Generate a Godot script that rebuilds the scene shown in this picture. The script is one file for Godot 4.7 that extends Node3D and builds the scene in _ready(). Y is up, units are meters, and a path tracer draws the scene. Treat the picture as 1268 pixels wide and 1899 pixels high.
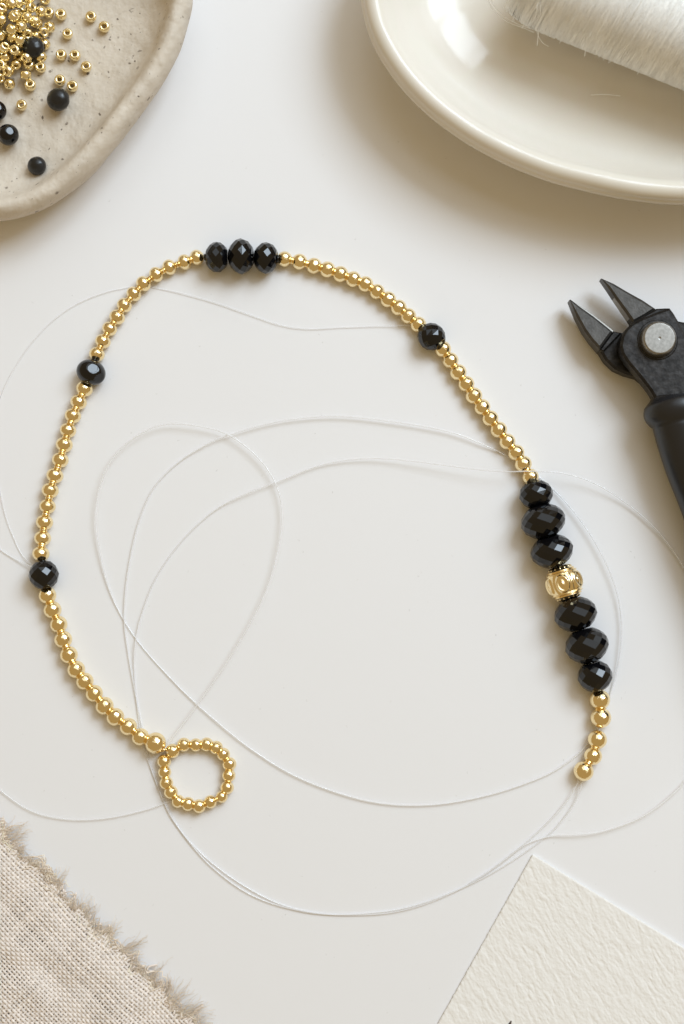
extends Node3D
# A half-made beaded bracelet with its tools on a white table, seen from straight above.
# Plan coordinates below are millimetres on the table: x to the east, y up, z to the south.

const MM := 0.001
var rng := RandomNumberGenerator.new()
var used := {}
var M := {}

func _ready() -> void:
	rng.seed = 71
	# ---- camera ----
	var cam := Camera3D.new()
	cam.name = "camera"
	add_child(cam)
	var lens := CameraAttributesPhysical.new()
	lens.frustum_focal_length = 36.782
	lens.frustum_focus_distance = 0.317
	lens.frustum_near = 0.02
	lens.frustum_far = 10.0
	lens.exposure_aperture = 5.0
	cam.attributes = lens
	cam.fov = 36.14
	cam.near = 0.02
	cam.far = 10.0
	cam.look_at_from_position(Vector3(0, 0.320 * cos(deg_to_rad(4.0)), 0.320 * sin(deg_to_rad(4.0))), Vector3.ZERO, Vector3(0, 0, -1))
	cam.current = true
	# ---- air and light: a warm room, and a window of two casements to the north-east ----
	var world := WorldEnvironment.new()
	world.name = "world"
	var env := Environment.new()
	env.background_mode = Environment.BG_COLOR
	env.background_color = Color(0.415, 0.308, 0.158).linear_to_srgb()
	env.tonemap_mode = Environment.TONE_MAPPER_LINEAR
	env.tonemap_exposure = 1.0
	env.sdfgi_enabled = true
	env.ssao_enabled = true
	env.ssil_enabled = true
	world.environment = env
	add_child(world)
	var aim := Vector3(0.47, 0.74, -0.52).normalized()
	var across := aim.cross(Vector3.UP).normalized()
	for k in [-1, 1]:
		var pane := AreaLight3D.new()
		pane.name = "window_light" if k < 0 else "window_light_001"
		pane.area_size = Vector2(0.30, 0.56)
		pane.light_color = Color(0.870, 0.938, 1.0)
		pane.light_energy = 0.60
		pane.area_range = 6.0
		pane.shadow_enabled = true
		add_child(pane)
		pane.look_at_from_position(aim * 1.3 + across * 0.17 * k, Vector3.ZERO, Vector3.UP)
	var curtain := AreaLight3D.new()   # daylight spread by the sheer curtain round them
	curtain.name = "curtain_light"
	curtain.area_size = Vector2(2.0, 1.7)
	curtain.light_color = Color(0.870, 0.938, 1.0)
	curtain.light_energy = 1.36
	curtain.area_range = 6.0
	curtain.shadow_enabled = true
	add_child(curtain)
	curtain.look_at_from_position(Vector3(0.30, 0.76, -0.58).normalized() * 1.6, Vector3.ZERO, Vector3.UP)
	materials()
	table()
	stoneware_dish()
	oval_plate()
	thread_spool()
	linen_cloth()
	paper_card()
	side_cutters()
	bracelet()
	cords()
	loose_beads()

# ------------------------------------------------------------------ helpers
func numbered(called: String) -> String:
	var n: int = used.get(called, 0)
	used[called] = n + 1
	return called if n == 0 else "%s_%03d" % [called, n]

func thing(called: String, label: String, category: String, at := Vector3.ZERO, group := "") -> Node3D:
	var o := Node3D.new()
	o.name = numbered(called)
	add_child(o, true)
	o.position = at * MM
	return tag(o, label, category, group)

func tag(o: Node3D, label: String, category: String, group := "") -> Node3D:
	o.set_meta("label", label)
	o.set_meta("category", category)
	if group:
		o.set_meta("group", group)
	return o

func obj(called: String, mesh: Mesh, mat: Material, parent: Node = self) -> MeshInstance3D:
	var o := MeshInstance3D.new()
	o.name = numbered(called) if parent == self else called
	o.mesh = mesh
	o.material_override = mat
	parent.add_child(o, true)
	return o

func v3(a: Array) -> PackedVector3Array:
	var out := PackedVector3Array()
	for i in range(0, a.size(), 3):
		out.append(Vector3(a[i], a[i + 1], a[i + 2]))
	return out

func v2(a: Array) -> PackedVector2Array:
	var out := PackedVector2Array()
	for i in range(0, a.size(), 2):
		out.append(Vector2(a[i], a[i + 1]))
	return out

# A mesh from points in millimetres; faces are turned so that the outside is the front.
func build(v: PackedVector3Array, idx: PackedInt32Array, smooth := true, closed := true, colors := PackedColorArray(), at := Vector3.ZERO) -> ArrayMesh:
	var q := PackedVector3Array()
	q.resize(v.size())
	for i in v.size():
		q[i] = (v[i] - at) * MM
	var sum := 0.0
	if closed:
		var c := Vector3.ZERO
		for p in v:
			c += p
		c /= v.size()
		for i in range(0, idx.size(), 3):
			sum += (v[idx[i]] - c).dot((v[idx[i + 1]] - c).cross(v[idx[i + 2]] - c))
	else:
		for i in range(0, idx.size(), 3):   # an open sheet faces up
			sum -= (v[idx[i + 1]] - v[idx[i]]).cross(v[idx[i + 2]] - v[idx[i]]).y * -1.0
	if sum > 0.0:
		for i in range(0, idx.size(), 3):
			var t := idx[i + 1]
			idx[i + 1] = idx[i + 2]
			idx[i + 2] = t
	var n := PackedVector3Array()
	var arrays := []
	arrays.resize(Mesh.ARRAY_MAX)
	if smooth:
		n.resize(q.size())
		for i in range(0, idx.size(), 3):
			var a := v[idx[i]]
			var f := (v[idx[i + 2]] - a).cross(v[idx[i + 1]] - a)
			n[idx[i]] += f
			n[idx[i + 1]] += f
			n[idx[i + 2]] += f
		for i in n.size():
			n[i] = n[i].normalized() if n[i].length_squared() > 1e-20 else Vector3.UP
		arrays[Mesh.ARRAY_VERTEX] = q
		arrays[Mesh.ARRAY_NORMAL] = n
		arrays[Mesh.ARRAY_INDEX] = idx
		if colors.size():
			arrays[Mesh.ARRAY_COLOR] = colors
	else:
		var w := PackedVector3Array()
		for i in range(0, idx.size(), 3):
			var f := (q[idx[i + 2]] - q[idx[i]]).cross(q[idx[i + 1]] - q[idx[i]]).normalized()
			for k in 3:
				w.append(q[idx[i + k]])
				n.append(f)
		arrays[Mesh.ARRAY_VERTEX] = w
		arrays[Mesh.ARRAY_NORMAL] = n
	var m := ArrayMesh.new()
	m.add_surface_from_arrays(Mesh.PRIMITIVE_TRIANGLES, arrays)
	return m

func stitch(rows: int, cols: int, wrap: bool, first := 0, idx := PackedInt32Array()) -> PackedInt32Array:
	for r in rows - 1:
		for c in (cols if wrap else cols - 1):
			var a := first + r * cols + c
			var b := first + r * cols + (c + 1) % cols
			idx.append_array(PackedInt32Array([a, b, b + cols, a, b + cols, a + cols]))
	return idx

# A turned shape: profile of (radius, height) about the y axis, ends closed on the axis where the radius is 0.
func lathe(profile: Array, n := 24, smooth := true) -> ArrayMesh:
	var v := PackedVector3Array()
	var loop: bool = profile[0].x > 0.0
	var prof := profile.duplicate()
	if loop:
		prof.append(profile[0])
	for p in prof:
		for k in n:
			var a := TAU * k / n
			v.append(Vector3(cos(a) * p.x, p.y, sin(a) * p.x))
	return build(v, stitch(prof.size(), n, true), smooth)

func curve(p: PackedVector3Array, per := 10, closed := false) -> PackedVector3Array:
	var out := PackedVector3Array()
	var n := p.size()
	for i in (n if closed else n - 1):
		var a := p[(i - 1 + n) % n] if closed or i > 0 else p[0] * 2.0 - p[1]
		var b := p[i]
		var c := p[(i + 1) % n]
		var d := p[(i + 2) % n] if closed or i < n - 2 else c * 2.0 - b
		for k in per:
			var t := float(k) / per
			out.append(0.5 * (2.0 * b + (c - a) * t + (2.0 * a - 5.0 * b + 4.0 * c - d) * t * t + (3.0 * b - a - 3.0 * c + d) * t * t * t))
	if not closed:
		out.append(p[n - 1])
	return out

func tube(v: PackedVector3Array, idx: PackedInt32Array, p: PackedVector3Array, r: float, sides := 6, taper := 1.0) -> void:
	var n := p.size()
	var side := Vector3.ZERO
	var first := v.size()
	for i in n:
		var d := (p[mini(i + 1, n - 1)] - p[maxi(i - 1, 0)]).normalized()
		if i == 0:
			side = d.cross(Vector3.UP if absf(d.y) < 0.9 else Vector3.RIGHT).normalized()
		side = (side - d * side.dot(d)).normalized()
		var up := side.cross(d)
		var ri := r * lerpf(1.0, taper, float(i) / (n - 1))
		var rings := 2 if i == 0 or i == n - 1 else 1
		for e in rings:
			var re := 0.0 if rings == 2 and ((i == 0) == (e == 0)) else ri
			for k in sides:
				var a := TAU * k / sides
				v.append(p[i] + (side * cos(a) + up * sin(a)) * re)
	stitch(n + 2, sides, true, first, idx)

# A plate cut to an outline, with a bevelled top edge; lift(point) raises or lowers the top.
func slab(outline: PackedVector2Array, y0: float, y1: float, bevel: float, lift: Variant = null, at := Vector3.ZERO) -> ArrayMesh:
	var n := outline.size()
	var area := 0.0
	for i in n:
		area += outline[i].cross(outline[(i + 1) % n])
	var flip := 1.0 if area > 0.0 else -1.0
	var v := PackedVector3Array()
	var idx := PackedInt32Array()
	for ring in [[bevel, y0], [0.0, y0 + bevel], [0.0, y1 - bevel], [bevel, y1]]:
		for i in n:
			var a := (outline[i] - outline[(i - 1 + n) % n]).normalized()
			var b := (outline[(i + 1) % n] - outline[i]).normalized()
			var m := (Vector2(-a.y, a.x) + Vector2(-b.y, b.x)) * 0.5
			m = m / maxf(m.length_squared(), 0.25) * flip
			var p: Vector2 = outline[i] + m * ring[0]
			var y: float = ring[1]
			if lift != null:
				y += lift.call(p) * clampf((y - y0) / (y1 - y0), 0.0, 1.0)
			v.append(Vector3(p.x, y, p.y))
	stitch(4, n, true, 0, idx)
	var tri := Geometry2D.triangulate_polygon(outline)
	for i in range(0, tri.size(), 3):
		idx.append_array(PackedInt32Array([tri[i], tri[i + 1], tri[i + 2]]))
		idx.append_array(PackedInt32Array([3 * n + tri[i], 3 * n + tri[i + 2], 3 * n + tri[i + 1]]))
	# the caps follow the winding of the side
	var side := PackedInt32Array(idx.slice(0, 3 * n * 6))
	var caps := PackedInt32Array(idx.slice(3 * n * 6))
	var up_is_out := 0.0
	for i in range(0, caps.size(), 6):
		up_is_out += (v[caps[i + 4]] - v[caps[i + 3]]).cross(v[caps[i + 5]] - v[caps[i + 3]]).y
	var mid := Vector3.ZERO
	for p in v:
		mid += p
	mid /= v.size()
	var out := 0.0
	for i in range(0, side.size(), 3):
		var a := v[side[i]]
		var f := (v[side[i + 1]] - a).cross(v[side[i + 2]] - a)
		out += f.dot(Vector3(a.x - mid.x, 0, a.z - mid.z))
	if (up_is_out > 0.0) != (out > 0.0):
		for i in range(0, caps.size(), 3):
			var t := caps[i + 1]
			caps[i + 1] = caps[i + 2]
			caps[i + 2] = t
	side.append_array(caps)
	return build(v, side, false, true, PackedColorArray(), at)

func lin(r: float, g: float, b: float) -> Color:
	return Color(r, g, b).linear_to_srgb()

func mat(c: Color, rough: float, metal := 0.0, spec := 0.5) -> StandardMaterial3D:
	var m := StandardMaterial3D.new()
	m.albedo_color = c
	m.roughness = rough
	m.metallic = metal
	m.metallic_specular = spec
	return m

func noise(freq: float, octaves := 4, seeded := 3) -> FastNoiseLite:
	var n := FastNoiseLite.new()
	n.noise_type = FastNoiseLite.TYPE_SIMPLEX_SMOOTH
	n.frequency = freq
	n.fractal_octaves = octaves
	n.seed = seeded
	return n

func noise_texture(freq: float, octaves: int, seeded: int, low: Color, high: Color, size := 512) -> NoiseTexture2D:
	var t := NoiseTexture2D.new()
	t.width = size
	t.height = size
	t.seamless = true
	t.noise = noise(freq, octaves, seeded)
	var g := Gradient.new()
	g.set_color(0, low)
	g.set_color(1, high)
	t.color_ramp = g
	return t

func relief(m: StandardMaterial3D, t: Texture2D, depth_mm: float) -> void:
	m.heightmap_enabled = true
	m.heightmap_texture = t
	m.heightmap_scale = depth_mm * 0.1
	m.set("heightmap_deep_parallax", false)

func triplanar(m: StandardMaterial3D, repeat_mm: float) -> void:
	m.uv1_triplanar = true
	m.uv1_world_triplanar = true
	m.uv1_triplanar_sharpness = 6.0
	m.uv1_scale = Vector3.ONE * (1000.0 / repeat_mm)

# ------------------------------------------------------------------ materials
func materials() -> void:
	# white laminate with a few grains of dust on it
	var im := Image.create(2048, 2048, false, Image.FORMAT_RGB8)
	im.fill(lin(0.81, 0.80, 0.81))
	for k in 420:
		var x := rng.randi_range(4, 2040)
		var y := rng.randi_range(4, 2040)
		var dark := rng.randf_range(0.70, 0.95)
		for j in rng.randi_range(1, 4):
			im.set_pixel(x + rng.randi_range(-1, 1), y + rng.randi_range(-1, 1), lin(0.81 * dark, 0.79 * dark, 0.78 * dark))
	M.table = mat(Color.WHITE, 0.46, 0.0, 0.35)
	M.table.albedo_texture = ImageTexture.create_from_image(im)
	triplanar(M.table, 240.0)
	relief(M.table, noise_texture(0.03, 5, 8, Color.BLACK, Color.WHITE), 0.02)
	# polished gold, very slightly uneven
	M.gold = mat(lin(0.97, 0.79, 0.46), 0.10, 1.0)
	relief(M.gold, noise_texture(0.035, 3, 91, Color.BLACK, Color.WHITE, 256), 0.06)
	triplanar(M.gold, 9.0)
	M.gold_seed = mat(lin(0.98, 0.83, 0.50), 0.22, 1.0)
	M.gold_relief = mat(lin(0.95, 0.77, 0.45), 0.18, 1.0)
	# black glass
	M.glass = mat(lin(0.003, 0.003, 0.004), 0.03, 0.0, 0.49)
	M.onyx = mat(lin(0.011, 0.011, 0.012), 0.32, 0.0, 0.5)
	# clear elastic
	M.cord = mat(Color(0.97, 0.97, 0.98, 0.38), 0.14, 0.0, 0.55)
	M.cord.transparency = BaseMaterial3D.TRANSPARENCY_ALPHA
	# speckled stoneware
	M.stoneware = mat(Color.WHITE, 0.62, 0.0, 0.4)
	M.stoneware.albedo_texture = speckles()
	triplanar(M.stoneware, 60.0)
	relief(M.stoneware, noise_texture(0.02, 6, 21, Color.BLACK, Color.WHITE), 0.4)
	# cream glaze
	M.glaze = mat(lin(0.785, 0.742, 0.672), 0.15, 0.0, 0.42)
	M.glaze.albedo_texture = noise_texture(0.004, 3, 5, Color(0.97, 0.965, 0.95), Color.WHITE)
	triplanar(M.glaze, 120.0)
	relief(M.glaze, noise_texture(0.006, 2, 15, Color.BLACK, Color.WHITE), 0.07)
	# spool thread
	M.nylon = mat(lin(0.95, 0.935, 0.90), 0.5, 0.0, 0.5)
	M.nylon.backlight_enabled = true
	M.nylon.backlight = Color(0.12, 0.12, 0.12)
	M.nylon_core = mat(lin(0.95, 0.935, 0.90), 0.6)
	# linen
	M.linen = mat(Color.WHITE, 0.9, 0.0, 0.2)
	M.linen.vertex_color_use_as_albedo = true
	M.linen_fray = M.linen.duplicate()
	M.linen_fray.backlight_enabled = true
	M.linen_fray.backlight = Color(0.5, 0.5, 0.5)
	# cotton paper
	M.paper = mat(lin(0.82, 0.795, 0.76), 0.85, 0.0, 0.25)
	relief(M.paper, noise_texture(0.05, 5, 31, Color.BLACK, Color.WHITE), 0.05)
	triplanar(M.paper, 22.0)
	M.ink = mat(lin(0.07, 0.05, 0.05), 0.7)
	# tool steel, rubber, rivet
	M.steel = mat(lin(0.105, 0.10, 0.094), 0.45, 0.75)
	M.steel.albedo_texture = noise_texture(0.012, 6, 41, Color(0.80, 0.80, 0.80), Color.WHITE)
	triplanar(M.steel, 16.0)
	relief(M.steel, noise_texture(0.05, 4, 44, Color.BLACK, Color.WHITE), 0.02)
	M.steel_dark = mat(lin(0.048, 0.045, 0.045), 0.42, 0.7)
	M.steel_dark.albedo_texture = scratches()
	triplanar(M.steel_dark, 20.0)
	relief(M.steel_dark, noise_texture(0.03, 4, 46, Color.BLACK, Color.WHITE), 0.03)
	M.steel_edge = mat(lin(0.42, 0.41, 0.39), 0.35, 0.9)
	M.rivet = mat(lin(0.36, 0.345, 0.32), 0.40, 0.9)
	M.rivet.albedo_texture = noise_texture(0.02, 5, 48, Color(0.82, 0.82, 0.82), Color.WHITE)
	triplanar(M.rivet, 9.0)
	M.rubber = mat(lin(0.013, 0.013, 0.015), 0.33, 0.0, 0.5)

func speckles() -> ImageTexture:
	var size := 1024
	var im := Image.create(size, size, false, Image.FORMAT_RGB8)
	var broad := noise(0.006, 4, 9)
	var fine := noise(0.06, 3, 10)
	for y in size:
		for x in size:
			var t := 1.0 + broad.get_noise_2d(x, y) * 0.07 + fine.get_noise_2d(x, y) * 0.05
			im.set_pixel(x, y, lin(0.63 * t, 0.56 * t, 0.47 * t))
	var r := RandomNumberGenerator.new()
	r.seed = 5
	for k in 620:
		var c := Vector2(r.randf() * size, r.randf() * size)
		var big := pow(r.randf(), 4.0)
		var a := lerpf(1.6, 8.0, big)
		var b := a * r.randf_range(0.4, 0.9)
		var turn := r.randf() * TAU
		var strength := r.randf_range(0.25, 0.8)
		for y in range(int(c.y - a) - 1, int(c.y + a) + 2):
			for x in range(int(c.x - a) - 1, int(c.x + a) + 2):
				var d := (Vector2(x, y) - c).rotated(turn)
				var f := 1.0 - smoothstep(0.6, 1.1, Vector2(d.x / a, d.y / b).length() + fine.get_noise_2d(x * 3, y * 3) * 0.5)
				if f > 0.0:
					var px := posmod(x, size)
					var py := posmod(y, size)
					im.set_pixel(px, py, im.get_pixel(px, py).lerp(lin(0.07, 0.05, 0.035), f * strength))
	return ImageTexture.create_from_image(im)

func scratches() -> ImageTexture:
	var size := 512
	var im := Image.create(size, size, false, Image.FORMAT_RGB8)
	var n := noise(0.02, 5, 77)
	for y in size:
		for x in size:
			var t := 0.78 + n.get_noise_2d(x, y) * 0.34
			im.set_pixel(x, y, Color(t, t, t * 0.99))
	var r := RandomNumberGenerator.new()
	r.seed = 6
	for k in 60:
		var p := Vector2(r.randf() * size, r.randf() * size)
		var d := Vector2.from_angle(r.randf() * TAU)
		for s in r.randi_range(3, 26):
			p += d.rotated(r.randf_range(-0.15, 0.15))
			im.set_pixel(posmod(int(p.x), size), posmod(int(p.y), size), Color(1, 1, 0.98))
	return ImageTexture.create_from_image(im)

# ------------------------------------------------------------------ setting
func table() -> void:
	var box := BoxMesh.new()
	box.size = Vector3(1.1, 0.03, 1.1)
	var t := obj("table_surface", box, M.table)
	t.position.y = -0.015
	t.set_meta("kind", "structure")

# A vessel: a closed outline (seen at its widest) swept with a profile of (inset, height).
func vessel(outline: PackedVector2Array, profile: Array, wobble: float, at: Vector3, wall: float) -> ArrayMesh:
	var c := Vector2.ZERO
	for p in outline:
		c += p
	c /= outline.size()
	var n := outline.size()
	var hand := noise(0.035, 3, 12)
	var v := PackedVector3Array()
	for q in profile:
		for i in n:
			var p := outline[i]
			var g := (outline[(i + 1) % n] - outline[(i - 1 + n) % n]).normalized()
			var inward := Vector2(-g.y, g.x)
			if inward.dot(c - p) < 0.0:
				inward = -inward
			var w := hand.get_noise_3d(p.x, p.y, 0.0) * wobble
			var w2 := hand.get_noise_3d(p.x, p.y, q.y * 2.0 + 50.0) * wobble
			var k: float = q.x
			var s := p + inward * (minf(k, wall) + w2 * clampf(q.y * 0.2, 0.0, 1.0))
			if k > wall:
				s = s.lerp(c, (k - wall) / (100.0 - wall))
			v.append(Vector3(s.x, q.y + w * clampf(q.y * 0.15, 0.0, 1.0), s.y))
	var idx := stitch(profile.size(), n, true)
	return build(v, idx, true, true, PackedColorArray(), at)

func stoneware_dish() -> void:
	var plan := v3([-30.52, 9, -105.69, -31.45, 9, -97.85, -34.45, 9, -89.58, -40.25, 9, -80.46, -46.48, 9, -72.14, -52.49, 9, -65.63, -60.01, 9, -60.34, -68.64, 9, -58.14, -78.39, 9, -58.8, -89.31, 9, -63.42, -99.26, 9, -72.26, -105, 9, -85.57, -106.45, 9, -101.21, -102.43, 9, -116.95, -91.69, 9, -128.26, -76.39, 9, -133.94, -58.77, 9, -133.03, -44.41, 9, -127.69, -34.44, 9, -117.18])
	var loop := PackedVector2Array()
	for p in curve(plan, 12, true):
		loop.append(Vector2(p.x, p.z))
	var at := Vector3(-71.23, 0, -100.18)
	var profile := [Vector2(100, 0.3), Vector2(40, 0.3), Vector2(9, 0.3), Vector2(8.2, 0), Vector2(6.5, 0), Vector2(4.6, 0.5), Vector2(2.6, 2.4), Vector2(0.9, 5.6), Vector2(0.1, 8.4), Vector2(0.05, 10.2), Vector2(0.5, 11.7), Vector2(1.3, 12.6), Vector2(2.3, 12.9), Vector2(3.2, 12.5), Vector2(4.0, 11.5), Vector2(4.7, 10.0), Vector2(5.6, 8.0), Vector2(7.0, 6.1), Vector2(9.2, 4.8), Vector2(12.5, 4.2), Vector2(18, 4), Vector2(30, 4), Vector2(60, 4), Vector2(100, 4)]
	var d := obj("stoneware_dish", vessel(loop, profile, 0.55, at, 13.0), M.stoneware)
	d.position = at * MM
	tag(d, "rounded beige stoneware dish with brown speckles, holding gold and black beads", "dish")

func oval_plate() -> void:
	var c := Vector3(70.3, 15.5, -105.21)
	var loop := PackedVector2Array()
	for k in 220:
		var a := TAU * k / 220.0
		loop.append(Vector2(c.x + cos(a) * 66.9, c.z + sin(a) * 45.4))
	var at := Vector3(c.x, 0, c.z)
	var profile := [Vector2(100, 1), Vector2(30, 1), Vector2(17, 1), Vector2(16, 0), Vector2(14.2, 0), Vector2(13, 1.4), Vector2(9.5, 4.26), Vector2(5, 8.71), Vector2(2.2, 11.52), Vector2(0.7, 12.77), Vector2(0.1, 13.74), Vector2(0, 14.52), Vector2(0.3, 15), Vector2(0.55, 15.39), Vector2(0.6, 15.97), Vector2(1, 16.65), Vector2(1.8, 17.23), Vector2(2.8, 17.32), Vector2(3.7, 16.84), Vector2(4.5, 15.87), Vector2(5.6, 14.13), Vector2(7.4, 11.23), Vector2(9.8, 8.32), Vector2(12.6, 6.29), Vector2(15.6, 5.03), Vector2(19, 4.26), Vector2(23, 3.65), Vector2(32, 4.3), Vector2(70, 4.3), Vector2(100, 4.3)]
	var p := obj("oval_plate", vessel(loop, profile, 0.22, at, 23.0), M.glaze)
	p.position = at * MM
	tag(p, "glossy cream oval ceramic plate carrying a spool of white thread", "plate")

func thread_spool() -> void:
	var a := Vector3(33.64, 15, -97.39)
	var b := Vector3(67.72, 15, -83.27)
	var along := (b - a)
	along.y = 0.0
	along = along.normalized()
	var out := Vector3(along.z, 0, -along.x)
	var radius := 10.4
	var start := Vector3(a.x, 4.4 + radius, a.z) + out * radius
	var root := thing("thread_spool", "fat spool of fine white thread lying on its side in the cream plate", "spool", Vector3(start.x, 4.4, start.z))
	var at := Vector3(start.x, 4.4, start.z)
	var axis := along
	var u := out
	var w := Vector3.UP
	# the body of thread, rounded at the end
	var v := PackedVector3Array()
	var prof := [Vector2(0, -2.0), Vector2(5, -2.0), Vector2(8, -1.0), Vector2(9.2, 1.5), Vector2(9.8, 5), Vector2(10.0, 10), Vector2(10.0, 62), Vector2(9, 65), Vector2(0, 66)]
	for p in prof:
		for k in 64:
			var t := TAU * k / 64.0
			v.append(start + axis * p.y + (u * cos(t) + w * sin(t)) * p.x)
	obj("winding_core", build(v, stitch(prof.size(), 64, true), true, true, PackedColorArray(), at), M.nylon_core, root)
	# turns of thread
	v = PackedVector3Array()
	var idx := PackedInt32Array()
	for k in 1500:
		var s := rng.randf_range(-0.5, 62.0)
		var slant := rng.randf_range(1.2, 4.0)
		var rr := 10.03 + rng.randf() * 0.12
		if rng.randf() < 0.02:
			rr += rng.randf() * 0.7
		rr -= 1.6 * pow(clampf(1.0 - s / 7.0, 0.0, 1.0), 2.0)
		var ph := rng.randf() * TAU
		var p := PackedVector3Array()
		for j in 37:
			var t := -0.6 + 4.4 * j / 36.0 + PI * 0.0
			var wave := sin(t * 2.0 + ph) * 0.12
			p.append(start + axis * (s + slant * cos(t) * 0.5 + wave) + (u * cos(t + 0.3) + w * sin(t + 0.3)) * (rr + wave * 0.5))
		tube(v, idx, p, rng.randf_range(0.04, 0.065), 4)
	obj("thread_winding", build(v, idx, true, true, PackedColorArray(), at), M.nylon, root).set_meta("kind", "stuff")
	# strands that have slipped off the end and the flank
	for q in [[28.08, 20, -102.24, 29.06, 15, -101.02, 30.84, 11, -100.19, 33.48, 8.5, -99.16, 36.38, 8, -98.23, 38.87, 9, -96.73], [28.6, 20, -102.24, 29.81, 15, -100.8, 32.14, 11, -99.74, 35.06, 9, -98.74, 38.33, 9, -97.4], [37.92, 22, -97.1, 38.33, 16, -96.23, 39.38, 11, -95.74, 40.62, 8, -95.09, 42.06, 7, -94.57],
			[38.54, 22, -97.1, 39.18, 16, -96.01, 39.48, 11, -95.29, 39.63, 8, -94.42], [48.33, 22, -91.74, 48.65, 16, -92.4, 49.15, 10, -92.78, 49.4, 7, -92.55], [38.34, 22, -97.64, 37.37, 17, -97.37, 36.77, 13, -97.4, 36.36, 10, -97.24], [56.99, 4.5, -85.11, 53.85, 4.8, -85.34, 50.95, 4.3, -85.4]]:
		v = PackedVector3Array()
		idx = PackedInt32Array()
		tube(v, idx, curve(v3(q), 8), 0.085, 5)
		obj("loose_strand", build(v, idx, true, true, PackedColorArray(), at), M.nylon, root)

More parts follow.
